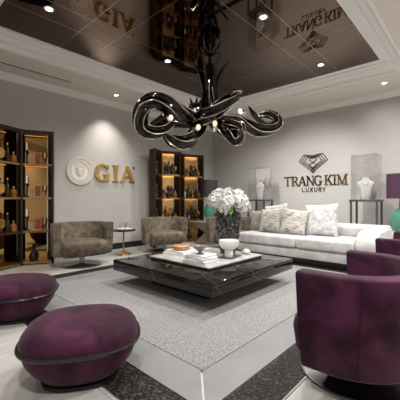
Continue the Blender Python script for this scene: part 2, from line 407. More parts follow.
# left wall: round emblem and three gold letters
EX, EN = (1, 0, 0), (0, -1, 0)
t = thing('wall_emblem', 'ivory round relief medallion with a shield on the left wall', 'wall emblem', (2.845, Y1, 1.655))
def disc_y(b, r0, r1, y0, y1, n=48):                     # ring lying in the wall plane
    prof = [(r0, y0), (r0, y1), (r1, y1), (r1, y0)]
    R = [[b.v((r*math.cos(2*PI*k/n), -y, r*math.sin(2*PI*k/n))) for r, y in prof] for k in range(n)]
    for i in range(n):
        A, B = R[i], R[(i+1) % n]
        for k in range(4): b.f([A[k], A[(k+1) % 4], B[(k+1) % 4], B[k]])
    return b
disc_y(MB(), .0, .268, 0, .022).build('disc', 'plaster_w', t)
b = MB(); disc_y(b, .255, .27, .020, .034); disc_y(b, .168, .178, .02, .030); b.build('rim', 'plaster_w', t)
disc_y(MB(), .182, .25, .020, .027).build('lettered_ring', 'plaster_b', t)
b = disc_y(MB(), .200, .206, .024, .0285)
for k in range(40):                                     # raised marks running round the ring
    a = 2*PI*k/40
    if k % 10 == 5: continue
    b.box((.216*math.cos(a), -.0285, .216*math.sin(a)), (.012, .006, .030 if k % 3 else .026))
b.build('raised_marks', 'plaster_w', t, False)
sh = [(-.085, .08), (-.045, .09), (0, .105), (.045, .09), (.085, .08), (.083, .0), (.06, -.055), (0, -.105), (-.06, -.055), (-.083, 0)]
MB().prism(sh, (0, 0, 0), EX, (0, 0, 1), EN, .02, .034).build('shield', 'plaster_b', t, False)
MB().prism([(p[0]*.55, p[1]*.35+.03) for p in sh], (0, 0, 0), EX, (0, 0, 1), EN, .034, .042).build('crest', 'plaster_w', t, False)
MB().prism([(-.05, -.015), (.05, -.015), (.03, -.05), (0, -.07), (-.03, -.05)], (0, 0, 0), EX, (0, 0, 1), EN, .034, .040).build('crest_foot', 'plaster_w', t, False)
for k in range(5): MB().prism([(-.10+.05*k-.010, .115), (-.10+.05*k+.010, .115), (-.10+.05*k, .145)], (0, 0, 0), EX, (0, 0, 1), EN, .02, .030).build('crown_point', 'plaster_b', t, False)
t = thing('wall_sign', 'large gold three-letter serif sign right of the round emblem', 'sign', (3.16, Y1, 1.476))
letter(t, 'G', 0, 0, .335, .362, .21, .085, 'gold', EX, EN, .035)
letter(t, 'I', .425, 0, .135, .362, .20, .085, 'gold', EX, EN, .035)
letter(t, 'A', .605, 0, .375, .362, .21, .085, 'gold', EX, EN, .035)
MB().prism([(.97+.022*math.cos(2*PI*k/16), .338+.022*math.sin(2*PI*k/16)) for k in range(16)], (0, 0, 0), EX, (0, 0, 1), EN, 0, .02).build('registered_dot', 'gold_dark', t, False)
# right wall: diamond outline and two lines of letters
EX, EN = (0, -1, 0), (-1, 0, 0)
t = thing('diamond_emblem', 'bronze nested-line diamond emblem above the lettering on the right wall', 'wall emblem', (X1, 2.865, 1.70))
def pline(b, pts, w, d, closed=True):
    n = len(pts)
    for i in range(n if closed else n-1):
        p, q = Vector((*pts[i], 0)), Vector((*pts[(i+1) % n], 0)); u = (q-p).normalized()*w/2; v = Vector((-u.y, u.x, 0))
        b.prism([tuple((p-u-v)[:2]), tuple((q+u-v)[:2]), tuple((q+u+v)[:2]), tuple((p-u+v)[:2])], (0, 0, 0), EX, (0, 0, 1), EN, 0, d+i*.0002)
gem = [(0, .40), (.10, .43), (.22, .44), (.335, .29), (.0, .03), (-.335, .29), (-.22, .44), (-.10, .43)]
for s_, nm in ((1, 'outer_outline'), (.80, 'middle_outline'), (.60, 'inner_outline')):
    b = MB(); pline(b, [(x*s_, .27+(z-.27)*s_) for x, z in gem], .0105, .02); b.build(nm, 'gold_pale', t, False)
b = MB()
pline(b, [(0, .40), (.09, .31), (-.09, .19), (0, .10)], .010, .022, False); pline(b, [(0, .40), (-.09, .31), (.09, .19), (0, .10)], .010, .022, False)
pline(b, [(0, .10), (.05, .055), (0, .008), (-.05, .055)], .010, .024)
b.build('knot', 'gold_pale', t, False)
t = thing('lettered_sign', 'bronze two-word serif sign with a small line below on the right wall', 'sign', (X1, 3.58, 1.42))
for ch, x, w in (('T', 0, .18), ('R', .19, .18), ('A', .365, .19), ('N', .555, .19), ('G', .745, .175), ('K', .975, .185), ('I', 1.165, .075), ('M', 1.25, .225)):
    letter(t, ch, x, 0, w, .222, .135, .06, 'gold_dark', EX, EN, .022)
for i, (ch, x) in enumerate((('L', .45), ('U', .545), ('X', .645), ('U', .745), ('r', .845), ('Y', .935))):
    o = letter(t, ch, x, -.15, .068, .098, .14, .1, 'gold_dark', EX, EN, .014)
    if ch == 'r': o.name = 'letter_r'

# ------------------------------------------------------------------ barrel chairs
def u_path(hw, yf, yb, n=28, p=2.25):
    """U-shaped plan from right front round the back to left front."""
    pts = []
    ym = yb+hw*.95
    for k in range(5): pts.append((hw, yf+(ym-yf)*k/5))
    for k in range(n+1):
        a = -PI*k/n; c, s = math.cos(a), math.sin(a)
        pts.append((hw*math.copysign(abs(c)**(2/p), c), ym-(ym-yb)*abs(s)**(2/p)))
    for k in range(1, 6): pts.append((-hw, ym+(yf-ym)*k/5))
    return pts
def make_chair(name, label, m, mseam, msteel):
    t = thing(name, label, 'armchair')
    hb, ht, th, zb = .468, .485, .108, .175
    b = MB()
    def lev(hw, yb, z, front): return [(x, y, z) for x, y in u_path(hw, front, yb)]
    o0 = lev(hb-.02, -.435, zb, .06); o1 = lev(hb, -.455, zb+.02, .065); o2 = lev((hb+ht)/2+.006, -.475, .45, .08); o3 = lev(ht, -.49, .69, .09); o4 = lev(ht-.012, -.478, .703, .088)
    i4 = lev(ht-th+.012, -.49+th-.012, .703, .088); i3 = lev(ht-th, -.49+th, .69, .09); i1 = lev(hb-th, -.455+th, zb+.02, .065); i0 = lev(hb-th+.015, -.455+th+.015, zb, .06)
    loops = [o0, o1, o2, o3, o4, i4, i3, i1, i0]
    V = [[b.v(p) for p in l] for l in loops]; n = len(o0)
    for j in range(len(V)):
        A, B = V[j], V[(j+1) % len(V)]
        for k in range(n-1): b.f([A[k], A[k+1], B[k+1], B[k]])
    b.f([l[0] for l in V]); b.f([l[-1] for l in V][::-1])
    shell = b.build('shell', m, t, angle=50)
    for f_ in (.135, .865):                                # vertical seams at the back corners
        a = -PI*f_; c_, s_ = math.cos(a), math.sin(a); p = 2.25; pts = []
        for hw, yb, z in ((hb, -.455, zb+.02), ((hb+ht)/2+.006, -.475, .45), (ht, -.49, .69)):
            ym = yb+hw*.95
            pts.append((hw*math.copysign(abs(c_)**(2/p), c_), ym-(ym-yb)*abs(s_)**(2/p), z))
        MB().tube(pts, .004, 6, smooth=4).build('seam', mseam, shell)
    def seat(z, s, dy):
        r = []
        hw = hb-th-.004
        for x, y in u_path(hw*s, .07+dy, -.455+th+.006, 20): r.append((x, y, z))
        w2 = hw*s*1.0
        for k in range(1, 14):
            f = k/14; r.append((-w2*math.cos(PI*f)*(1+.10*math.sin(PI*f)),     .07+dy+.10*math.sin(PI*f)**.7, z))
        return r
    MB().rings([seat(zb-.01, .93, -.03), seat(zb, .97, .0), seat(zb+.04, 1, .03), seat(.34, 1, .05), seat(.385, .99, .04), seat(.41, .96, .01), seat(.42, .90, -.04)]).build('seat', m, t, angle=50)
    MB().lathe([(.04, .02), (.04, zb-.012), (.10, zb-.011)], 20, (0, -.06, 0)).build('column', 'steel', t)
    MB().lathe([(.295, .002), (.312, .006), (.312, .014), (.295, .021), (.06, .027), (.045, .04)], 56, (0, -.06, 0)).build('base_plate', msteel, t)
    return t
pc = make_chair('swivel_armchair', 'plum velvet barrel swivel chair nearest the camera at the right edge', 'purple', 'purple_dark', 'darksteel')
pc.location = (2.08, .665, 0); pc.rotation_euler.z = math.radians(0)
dup(pc, (3.91, .69, 0), math.radians(0), 'plum velvet barrel swivel chair farther back, cut off by the right edge')
tc_ = make_chair('swivel_armchair', 'taupe velvet barrel swivel chair below the gold sign, left of the glasses table', 'tan', 'tan_dark', 'steel')
tc_.location = (2.40, 4.84, 0); tc_.rotation_euler.z = math.radians(172)
dup(tc_, (4.21, 4.87, 0), math.radians(164), 'taupe velvet barrel swivel chair right of the glasses table, in front of the middle cabinet')

dup(tc_, (5.26, 3.995, 0), math.radians(150), 'taupe velvet barrel swivel chair mostly hidden behind the black vase, left of the sofa')

# ------------------------------------------------------------------ ottomans
def se(a, b_, z, n=56, p=2.6):
    r = []
    for k in range(n):
        t_ = 2*PI*k/n; c, s = math.cos(t_), math.sin(t_)
        r.append((a*math.copysign(abs(c)**(2/p), c), b_*math.copysign(abs(s)**(2/p), s), z))
    return r
A_, B_ = .350, .315
def make_ottoman(label):
    t = thing('ottoman', label, 'ottoman')
    MB().rings([se(A_*.62, B_*.62, .0), se(A_*.66, B_*.66, .006), se(A_*.66, B_*.66, .024), se(A_*.62, B_*.62, .030)]).build('base', 'black', t)
    MB().rings([se(A_*s, B_*s, z) for s, z in ((.60, .030), (.66, .042), (.79, .09), (.90, .145), (.955, .20), (.985, .236))]).build('body', 'purple', t, angle=60)
    dome = [(.985, .235), (.985, .262), (.965, .290), (.91, .318), (.80, .344), (.62, .363), (.40, .373), (.18, .377), (.03, .378)]
    MB().rings([se(A_*s, B_*s, z) for s, z in dome]).build('cushion', 'purple', t, angle=60)
    P = se(A_*1.0, B_*1.0, .238, 72); b = MB(); b.tube(P+P[:2], .012, 8, smooth=1); b.build('piping', 'black', t)
    return t
ot = make_ottoman('plum velvet ottoman with black piping nearest the camera')
ot.location = (.918, 1.865, 0); ot.rotation_euler.z = math.radians(-33)
dup(ot, (.93, 3.20, 0), math.radians(-33), 'plum velvet ottoman cut off by the left edge, behind the nearest one')

# ------------------------------------------------------------------ coffee table
TCX, TCY = 2.95, 2.655
t = thing('coffee_table', 'low square black marble coffee table on the grey rug', 'table', (TCX, TCY, 0))
MB().box((0, 0, .253), (1.64, 1.67, .134), bevel=.006).build('slab', 'marble', t)
MB().box((0, 0, .1015), (.95, .95, .169)).build('plinth', 'black', t)
ZT = .32
t = thing('serving_slab', 'square pale stone slab lying on the black coffee table', 'tray', (3.02, 2.665, ZT))
MB().box((0, 0, .032), (1.08, 1.03, .016), bevel=.003).build('top', 'stone', t)
MB().box((0, 0, .012), (1.06, 1.01, .024)).build('dark_base', 'black', t)
ZP = ZT+.0405
def book(loc, rz, sx, sy, h, label, group, m='cover'):
    t = thing('book', label, 'book', loc, rz, group)
    MB().box((.004, 0, h/2), (sx-.012, sy-.012, h-.008)).build('pages', 'paper', t, False)
    b = MB(); b.box((0, 0, .002), (sx, sy, .004)); b.box((0, 0, h-.002), (sx, sy, .004)); b.box((-sx/2+.002, 0, h/2), (.004, sy, h-.004)); b.build('cover', m, t, False)
    return t
z = ZP; n_ = ('bottom', 'middle', 'top')
for i, (h, a, sx, sy) in enumerate(((.036, 4, .27, .33), (.034, -2, .25, .31), (.030, 6, .24, .29))):
    book((2.62, 2.40, z), math.radians(a), sx, sy, h, f'white book, {n_[i]} of the stack under the smoky footed bowl', 'white books under the footed bowl', 'paper' if i else 'cover'); z += h+.0005
ZB1 = z
z = ZP; n_ = ('bottom', 'top')
for i, (h, a, sx, sy) in enumerate(((.028, 2, .30, .40), (.026, -3, .27, .36))):
    book((2.86, 2.98, z), math.radians(a), sx, sy, h, f'pale book, {n_[i]} of the pair under the round wooden box', 'pale books under the wooden box', 'cover' if i else 'paper'); z += h+.0005
ZB2 = z
book((2.86, 2.64, ZP), math.radians(20), .20, .27, .022, 'thin white book lying alone between the two stacks', None, 'paper')
book((3.22, 3.0, ZP), math.radians(-12), .23, .30, .03, 'white book lying at the back corner of the stone slab', None, 'cover')
t = thing('wooden_box', 'round orange-brown turned wooden box on the left books', 'box', (2.86, 2.99, ZB2))
MB().lathe([(.085, 0), (.108, .008), (.118, .022), (.112, .033), (.104, .036)], 36).build('body', 'wood', t)
MB().lathe([(.104, .0365), (.118, .042), (.119, .052), (.105, .064), (.07, .069), (.01, .071)], 36).build('lid', 'wood', t)
t = thing('footed_bowl', 'smoky grey footed bowl on the stack of white books', 'bowl', (2.60, 2.40, ZB1))
MB().lathe([(.045, 0), (.045, .008), (.018, .018), (.016, .03), (.04, .045), (.075, .07), (.098, .098), (.094, .099), (.072, .075), (.038, .052), (.002, .045)], 36, cap1=False).build('bowl', 'grey_glass', t)
t = tag(MB().box((3.12, 2.36, ZP+.006), (.30, .20, .012), math.radians(10), bevel=.004).build('dark_tray', 'greysteel'), 'thin dark rectangular tray under the white chalice', 'tray')
tag(MB().lathe([(.052, 0), (.054, .004), (.053, .05), (.053, .085), (.062, .092), (.09, .103), (.114, .128), (.125, .165), (.127, .205), (.119, .206), (.114, .165), (.10, .135), (.002, .11)], 40, (3.10, 2.36, ZP+.0125), cap1=False).build('chalice_vase', 'white'), 'white ceramic chalice vase with wide bowl and thick stem', 'vase')
tag(MB().lathe([(.03, 0), (.052, .012), (.056, .032), (.045, .052), (.026, .060), (.024, .068), (.02, .068), (.02, .058)], 28, (3.45, 2.335, ZP)).build('bud_vase', 'pebble'), 'small round stone bud vase at the slab edge by the black vase', 'vase')

# big vase and flowers
VX, VY = 3.34, 2.56
def facet(a, z, i): return 1+.10*math.sin(6*a+i*1.4)*math.sin(z*34+a)+.05*math.sin(11*a-i*1.7)
b = MB(); prof = []
for k in range(27):
    f = k/26; r = .098+.075*math.sin(min(1, f*1.12)*PI*.62)**1.3-.02*max(0, f-.85)/.15
    prof.append((r, f*.62))
prof2 = prof+[(prof[-1][0]-.015, .62), (prof[-1][0]-.03, .52), (.02, .50)]
b.lathe(prof2, 54, mod=lambda a, z, i: facet(a, z, i) if i < 26 else 1)
o = b.build('crystal_vase', 'crystal', smooth=True, angle=14); o.location = (VX, VY, ZP)
tag(o, 'tall black faceted crystal vase holding the white hydrangeas', 'vase')
def floret(b, c, nrm, r):
    nrm = Vector(nrm).normalized(); u = nrm.orthogonal().normalized(); w = nrm.cross(u); c = Vector(c); a0 = random.random()*PI
    for k in range(4):
        a = a0+k*PI/2; d = u*math.cos(a)+w*math.sin(a); e = u*-math.sin(a)+w*math.cos(a)
        p = [c, c+d*r*.55+e*r*.42+nrm*r*.10, c+d*r*1.0+nrm*r*.02, c+d*r*.55-e*r*.42+nrm*r*.10]
        q = [x-nrm*.0012 for x in p]
        P = [b.v(x) for x in p]; Q = [b.v(x) for x in q]
        b.f(P); b.f(Q[::-1])
        for i in range(4): b.f([P[i], Q[i], Q[(i+1) % 4], P[(i+1) % 4]])
def make_head(seed):
    random.seed(seed); t = thing('hydrangea', 'white hydrangea head bunched in the black crystal vase', 'flower', group='white hydrangeas in the black vase')
    b = MB()
    for k in range(70):
        f = (k+.5)/70; ph = math.acos(1-1.75*f); th = k*2.39996
        d = Vector((math.sin(ph)*math.cos(th), math.sin(ph)*math.sin(th), math.cos(ph)))
        floret(b, d*(.086+random.uniform(-.014, .012)), d+Vector((random.uniform(-.5, .5), random.uniform(-.5, .5), random.uniform(-.4, .4))), .025)
    b.build('flower_head', 'petal' if seed % 2 else 'petal2', t, False)
    MB().lathe([(.002, -.068), (.045, -.04), (.062, 0), (.045, .04), (.002, .062)], 12).build('core', 'core', t)
    return t
heads = [make_head(3), make_head(4)]
HP = [(0, 0, 1.165), (.11, .05, 1.15), (-.10, .07, 1.15), (.04, -.12, 1.145), (-.09, -.08, 1.14), (.19, -.03, 1.085), (-.19, .02, 1.085), (.12, -.14, 1.07), (-.03, -.19, 1.065),
      (-.16, -.12, 1.06), (.13, .14, 1.08), (-.06, .18, 1.085), (.03, -.17, 1.0), (.17, -.13, 1.0), (-.14, -.07, .995)]
for i, (dx, dy, z) in enumerate(HP):
    h = heads[i] if i < 2 else dup(heads[i % 2], (0, 0, 0))
    dx *= 1.1; dy *= 1.1
    h.location = (VX+dx, VY+dy, z)
    d = Vector((dx, dy, .18)).normalized(); h.rotation_euler = (d.to_track_quat('Z', 'Y')).to_euler()
    L_ = h.matrix_basis.inverted()
    a = L_ @ Vector((VX+dx*.62, VY+dy*.62, z-.10)); e = L_ @ Vector((VX+dx*.25, VY+dy*.25, .93))
    MB().tube([(0, 0, -.05), tuple(a), tuple(e)], .004, 6, smooth=4).build('stem', 'stem', h)
def leaf_blade(parent, p0, p1, w, name='leaf', m='leaf'):
    p0, p1 = Vector(p0), Vector(p1); d = p1-p0; s = d.cross(Vector((0, 0, 1))).normalized(); b = MB(); R = []
    for k in range(7):
        f = k/6; ww = w*math.sin(PI*min(.98, f*.9+.06)); c = p0+d*f+Vector((0, 0, .02*math.sin(PI*f)))
        R.append([b.v(c-s*ww), b.v(c+Vector((0, 0, -.004))), b.v(c+s*ww), b.v(c+Vector((0, 0, .003)))])
    for A, B in zip(R, R[1:]):
        for i in range(4): b.f([A[i], A[(i+1) % 4], B[(i+1) % 4], B[i]])
    b.f(R[0]); b.f(R[-1][::-1])
    return b.build(name, m, parent)
h = heads[0]; h.rotation_euler = (0, 0, 0)
for (a, c, w) in (((-.04, -.08, -.20), (-.20, -.20, -.265), .036), ((-.06, -.02, -.2), (-.24, -.09, -.25), .034)): leaf_blade(h, a, c, w)

# ------------------------------------------------------------------ chandelier
random.seed(11)
CH = thing('chandelier', 'large black glass chandelier with curling ribbed arms under the mirror ceiling', 'chandelier', (3.28, 2.835, 0), math.radians(-47.3))
def cp(u, v, d=0):
    s = (4.335+d)/305
    return ((u-210)*s, d, 1.1+(199-v)*s)
MB().tube([(0, 0, 3.349), (0, 0, 2.9), (0, 0, 2.25)], .026, 12, smooth=1).build('stem', 'chrome', CH)
b = MB()
for k in range(9):                                       # bundle of ribs, trumpet shaped
    a = 2*PI*k/9
    b.tube([(.035*math.cos(a), .035*math.sin(a), 3.02), (.055*math.cos(a), .055*math.sin(a), 2.80), (.085*math.cos(a+.15), .085*math.sin(a+.15), 2.55), (.125*math.cos(a+.3), .125*math.sin(a+.3), 2.33), (.10*math.cos(a+.3), .10*math.sin(a+.3), 2.22)], [.010, .030, .038, .046, .03], 10, smooth=5)
b.build('ribbed_column', 'chrome', CH)
for k in range(6):
    a = 2*PI*k/6+.05; ca, sa = math.cos(a), math.sin(a)
    MB().tube([(.06*ca, .06*sa, 2.50), (.10*ca, .10*sa, 2.72), (.15*ca, .15*sa, 2.90), (.27*ca, .27*sa, 3.06)], [.026, .03, .024, .003], 8, flute=.2, nf=2, smooth=5).build('upright_leaf', 'chrome', CH)
MB().lathe([(.012, 0), (.05, .01), (.07, .05), (.075, .10), (.07, .165)], 24, (0, 0, 3.185)).build('canopy', 'chrome', CH)
for k in range(12):
    a = 2*PI*k/12; ca, sa = math.cos(a), math.sin(a); s = 1 if k % 2 else .8
    MB().tube([(.02*ca, .02*sa, 3.17), (.08*ca*s, .08*sa*s, 3.165), (.13*ca*s, .13*sa*s, 3.215), (.165*ca*s, .165*sa*s, 3.30)], [.012, .024, .022, .005], 8, smooth=5).build('canopy_petal', 'chrome', CH)
MB().lathe([(.02, 2.16), (.09, 2.18), (.15, 2.23), (.16, 2.28), (.12, 2.34), (.05, 2.38)], 40, mod=lambda a, z, i: 1+.10*math.cos(10*a+i*.5)).build('hub', 'chrome', CH)
def arm(pts, rad, name='arm', tw=.05):
    o = MB().tube([cp(*p) for p in pts], [r*1.12 for r in rad], 60, flute=.17, nf=5, twist=tw, smooth=8).build(name, 'chrome', CH)
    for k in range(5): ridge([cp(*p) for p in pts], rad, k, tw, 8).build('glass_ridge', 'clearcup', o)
    return o
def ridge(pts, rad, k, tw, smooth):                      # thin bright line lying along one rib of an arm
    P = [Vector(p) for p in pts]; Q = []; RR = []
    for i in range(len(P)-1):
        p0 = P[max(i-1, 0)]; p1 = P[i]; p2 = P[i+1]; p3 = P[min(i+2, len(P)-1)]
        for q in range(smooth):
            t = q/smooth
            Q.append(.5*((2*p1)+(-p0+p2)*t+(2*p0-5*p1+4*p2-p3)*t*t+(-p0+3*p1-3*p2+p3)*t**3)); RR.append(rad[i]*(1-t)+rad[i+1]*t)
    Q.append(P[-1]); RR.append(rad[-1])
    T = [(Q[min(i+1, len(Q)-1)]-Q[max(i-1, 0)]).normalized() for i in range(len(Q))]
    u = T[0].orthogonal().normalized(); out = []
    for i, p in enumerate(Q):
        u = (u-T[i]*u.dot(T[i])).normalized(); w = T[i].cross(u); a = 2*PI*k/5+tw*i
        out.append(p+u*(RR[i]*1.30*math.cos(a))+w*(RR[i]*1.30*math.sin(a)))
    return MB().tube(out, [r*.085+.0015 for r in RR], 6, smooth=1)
def bulb(par, u, v, d, dirx, dirz):
    x, y, z = cp(u, v, d); q = Vector((dirx, -.35, dirz)).normalized(); s = Vector((x, y, z))
    MB().tube([s-q*.07, s-q*.02, s+q*.005], [.03, .05, .056], 14, flute=.1, nf=5, smooth=4).build('candle_cup', 'clearcup', CH)
    o = MB().lathe([(.002, -.04), (.022, -.03), (.033, 0), (.022, .03), (.002, .04)], 16).build('bulb', 'bulb', CH); o.location = s+q*.035
arm([(206, 118, 0), (193, 119, -.10), (181, 114, -.22), (168, 105, -.32), (154, 101, -.38), (143, 107, -.40), (139, 119, -.40), (142, 129, -.38), (152, 132, -.34), (163, 129, -.30), (171, 122, -.26)],
    [.07, .085, .088, .09, .085, .08, .078, .075, .068, .06, .045])
MB().tube([cp(147, 126, -.34), cp(154, 123, -.34), cp(163, 117, -.36), cp(166, 113, -.36)], [.008, .04, .05, .02], 12, flute=.15, nf=4, smooth=5).build('fin', 'chrome', CH)
bulb(CH, 168, 119, -.33, .75, .35)
arm([(202, 121, -.05), (197, 131, -.15), (190, 139, -.24), (180, 143, -.32), (170, 140, -.36), (163, 134, -.38)], [.06, .075, .078, .075, .06, .02])
bulb(CH, 196, 129, -.26, .6, .5)
arm([(200, 121, 0), (190, 123, .05), (178, 123, .1), (168, 125, .15), (158, 128, .2)], [.06, .06, .055, .045, .02])
arm([(196, 122, -.1), (205, 116, -.2), (216, 110, -.3), (227, 102, -.36), (236, 95, -.40)], [.07, .08, .078, .068, .05])
MB().lathe([(.055, 0), (.06, .012), (.04, .02), (.012, .005)], 24).build('ring_end', 'clearcup', CH).location = cp(237, 93, -.40)
arm([(214, 121, 0), (226, 120, .12), (237, 120, .2), (247, 126, .25), (258, 130, .28), (270, 129, .3), (278, 124, .3), (276, 117, .3), (267, 114, .3), (257, 117, .28)],
    [.06, .06, .065, .075, .078, .07, .06, .052, .045, .015])
MB().tube([cp(249, 106, .2), cp(254, 114, .22), cp(262, 122, .26), cp(272, 126, .28)], [.006, .04, .04, .012], 12, flute=.2, nf=4, smooth=5).build('fin', 'chrome', CH)
bulb(CH, 242, 113, .12, -.55, .4)
arm([(213, 122, -.05), (221, 127, -.18), (229, 134, -.3), (236, 140, -.36), (240, 137, -.4), (241, 128, -.42)], [.06, .072, .075, .068, .045, .012])
arm([(225, 124, -.3), (232, 124, -.36), (240, 126, -.4), (243, 135, -.42)], [.05, .05, .042, .012], 'fin')
bulb(CH, 214, 126, -.25, .1, .6)
arm([(206, 117, .1), (202, 112, .25), (197, 108, .4), (192, 106, .5)], [.06, .065, .06, .04])
for k in range(5):
    a = 2*PI*k/5; x, y, z = cp(195, 104, -.1)
    MB().tube([(x, y, z-.05), (x+.05*math.cos(a), y+.05*math.sin(a), z-.01), (x+.085*math.cos(a), y+.085*math.sin(a), z+.07)], [.01, .024, .006], 8, smooth=4).build('cup_petal', 'chrome', CH)

# ------------------------------------------------------------------ sofa
SX, SY0, SY1 = 4.84, 1.08, 3.48
t = thing('sofa', 'long pale grey velvet sofa along the right wall', 'sofa', (SX+.55, (SY0+SY1)/2, 0))
ly0, ly1 = -(SY1-SY0)/2, (SY1-SY0)/2; aw = .30; fx = -.55
MB().box((.02, 0, .057), (.98, ly1-ly0-.12, .114)).build('plinth', 'black', t)
MB().box((.0, 0, .19), (1.08, ly1-ly0-.02, .15), bevel=.015).build('base', 'sofa', t)
cy = (2.29-(SY0+SY1)/2)
for y0, y1 in ((ly0+aw, cy), (cy, ly1-.012)):
    MB().box((fx+.41, (y0+y1)/2, .365), (.86, y1-y0-.006, .195), bevel=.05, seg=4).build('seat_cushion', 'sofa', t, angle=60)
b = MB(); b.box((.425, 0, .40), (.24, ly1-ly0-.04, .52), bevel=.05, seg=4)
MB_back = b.build('backrest', 'sofa', t, angle=60)
for y0, y1 in ((ly0+aw, cy), (cy, ly1-.012)):
    MB().box((.245, (y0+y1)/2, .545), (.16, y1-y0-.02, .20), bevel=.06, seg=4).build('back_cushion', 'sofa', t, angle=60)
for y, h, r in ((ly0+aw/2, .62, .24),):
    pr = [(-.52, .272), (.52, .272), (.52, h-.03), (.49, h)]
    for k in range(9):
        q = PI/2*(1+k/8); pr.append((-.54+r*1.3+r*1.3*math.cos(q), h-r+r*math.sin(q)))
    R = []
    for yy, ins in ((-aw/2, .035), (-aw/2+.010, .012), (-aw/2+.035, 0), (aw/2-.035, 0), (aw/2-.010, .012), (aw/2, .035)):
        cx, cz = 0, .45; R.append([(cx+(px-cx)*(1-ins/.5), y+yy, cz+(pz-cz)*(1-ins/.2)) for px, pz in pr])
    MB().rings(R).build('arm', 'sofa', t, angle=50)

def stripe_pillow():
    m = mat('streaked_jacquard', (.56, .53, .48), .7, sheen=.2)
    nt = m.node_tree; N = nt.nodes; L = nt.links; b = N['Principled BSDF']; tc = [n for n in N if n.type == 'TEX_COORD'][0]
    mp = N.new('ShaderNodeMapping'); mp.inputs['Scale'].default_value = (5, 1, 34); L.new(tc.outputs['Object'], mp.inputs['Vector'])
    n = N.new('ShaderNodeTexNoise'); n.inputs['Scale'].default_value = 1.5; n.inputs['Detail'].default_value = 4; L.new(mp.outputs[0], n.inputs['Vector'])
    r = N.new('ShaderNodeValToRGB'); e = r.color_ramp.elements; e[0].position = .36; e[0].color = (.16, .13, .10, 1); e[1].position = .5; e[1].color = (.47, .445, .40, 1)
    L.new(n.outputs['Fac'], r.inputs['Fac']); L.new(r.outputs['Color'], b.inputs['Base Color'])
    return m
M['pil_stripe'] = stripe_pillow()
def pillow(loc, rz, tilt, roll, s, thick, m, label, group='pillows along the sofa'):
    n = 18; b = MB(); F = {}
    for side in (1, -1):
        for i in range(n+1):
            for j in range(n+1):
                u, v = 2*i/n-1, 2*j/n-1
                if side == -1 and (i in (0, n) or j in (0, n)): F[side, i, j] = F[1, i, j]; continue
                pin = 1-.10*(1-u*u)*abs(v)**3*0-.07*(1-abs(u)**2)*v*v; pin2 = 1-.07*(1-abs(v)**2)*u*u
                h = thick/2*((1-u**4)*(1-v**4))**.55
                wr = .006*math.sin(9*u+3*v+s*30)*math.sin(7*v-2*u)*(1-u*u)*(1-v*v)
                F[side, i, j] = b.v((u*s/2*pin2, side*(h+wr), v*s/2*pin))
    for side in (1, -1):
        for i in range(n):
            for j in range(n):
                q = [F[side, i, j], F[side, i+1, j], F[side, i+1, j+1], F[side, i, j+1]]; b.f(q if side == 1 else q[::-1])
    o = b.build('throw_pillow', m, angle=80); o.location = loc; o.rotation_euler = (tilt, roll, rz)
    return tag(o, label, 'pillow', group)
# local y of a pillow is its thickness; rz turns that axis to face -x
RZ = math.radians(90)
pillow((5.36, 2.06, .735), RZ, math.radians(14), math.radians(4), .57, .17, 'pil_white', 'white crushed-velvet square pillow at the right end of the sofa row')
pillow((5.21, 2.49, .69), RZ+.14, math.radians(20), math.radians(-7), .47, .15, 'pil_stripe', 'grey streaked pillow leaning beside the white velvet pillow')
pillow((5.21, 2.97, .69), RZ-.10, math.radians(18), math.radians(5), .47, .15, 'pil_stripe', 'cream pillow with brown streaks, left of the grey streaked pillow')
pillow((5.43, 2.96, .745), RZ, math.radians(9), math.radians(9), .50, .12, 'pil_white', 'pale pointed pillow standing behind the brown-streaked pillow')
pillow((5.33, 3.28, .675), RZ+.12, math.radians(14), math.radians(3), .40, .13, 'pil_tan', 'dark taupe velvet pillow at the left end of the sofa row')

# ------------------------------------------------------------------ display stands with glass cases and busts
def display_stand(loc, label):
    t = thing('display_stand', label, 'display stand', loc)
    w, d = .50, .42
    MB().box((0, 0, 1.068), (d, w, .04), bevel=.004).build('top', 'greysteel', t)
    for sx in (-1, 1):
        for sy in (-1, 1): MB().box((sx*(d/2-.03), sy*(w/2-.03), .524), (.035, .035, 1.048)).build('leg', 'greysteel', t)
    b = MB()
    for sx in (-1, 1): b.box((sx*(d/2-.03), 0, .06), (.03, w-.095, .03)); b.box((0, sx*(w/2-.03), .06), (d-.095, .03, .03))
    b.build('stretcher', 'greysteel', t, False)
    return t
def glass_case(loc, label, h):
    t = thing('glass_case', label, 'glass case', loc); w, d, g = .44, .36, .006
    for nm, c, s in (('front_pane', (-d/2, 0, h/2), (g, w, h)), ('back_pane', (d/2, 0, h/2), (g, w, h)), ('side_pane', (0, -w/2, h/2), (d-g, g, h)), ('side_pane', (0, w/2, h/2), (d-g, g, h)), ('top_pane', (0, 0, h+g/2), (d+g, w+g, g))):
        MB().box(c, s).build(nm, 'glass2', t, False)
    return t
def bust(loc, label, rz):
    t = thing('necklace_bust', label, 'bust', loc, rz); R = []
    for z, a, b_, yo in ((0, .076, .045, 0), (.01, .08, .05, 0), (.12, .088, .052, 0), (.24, .112, .055, 0), (.30, .140, .05, .005), (.335, .148, .038, .01), (.355, .10, .036, .012), (.37, .060, .036, .014), (.41, .050, .036, .016), (.425, .044, .032, .016)):
        R.append([(x, y+yo, z_) for x, y, z_ in se(a, b_, z, 32, 2.2)])
    MB().rings(R).build('body', 'white_bust', t, angle=60)
    P = [(.058*math.cos(k), -.04-.018*abs(math.sin(k)), .345+.075*math.sin(k)) for k in [PI+PI*i/10 for i in range(11)]]
    MB().tube(P, .004, 6, smooth=2).build('necklace', 'steel', t)
    return t
display_stand((6.45, 1.62, 0), 'grey metal display stand right of the bronze sign, behind the sofa arm')
glass_case((6.45, 1.62, 1.0885), 'clear square glass case holding the right bust', .84)
bust((6.40, 1.62, 1.0885), 'white necklace bust in the right glass case', math.radians(-82))
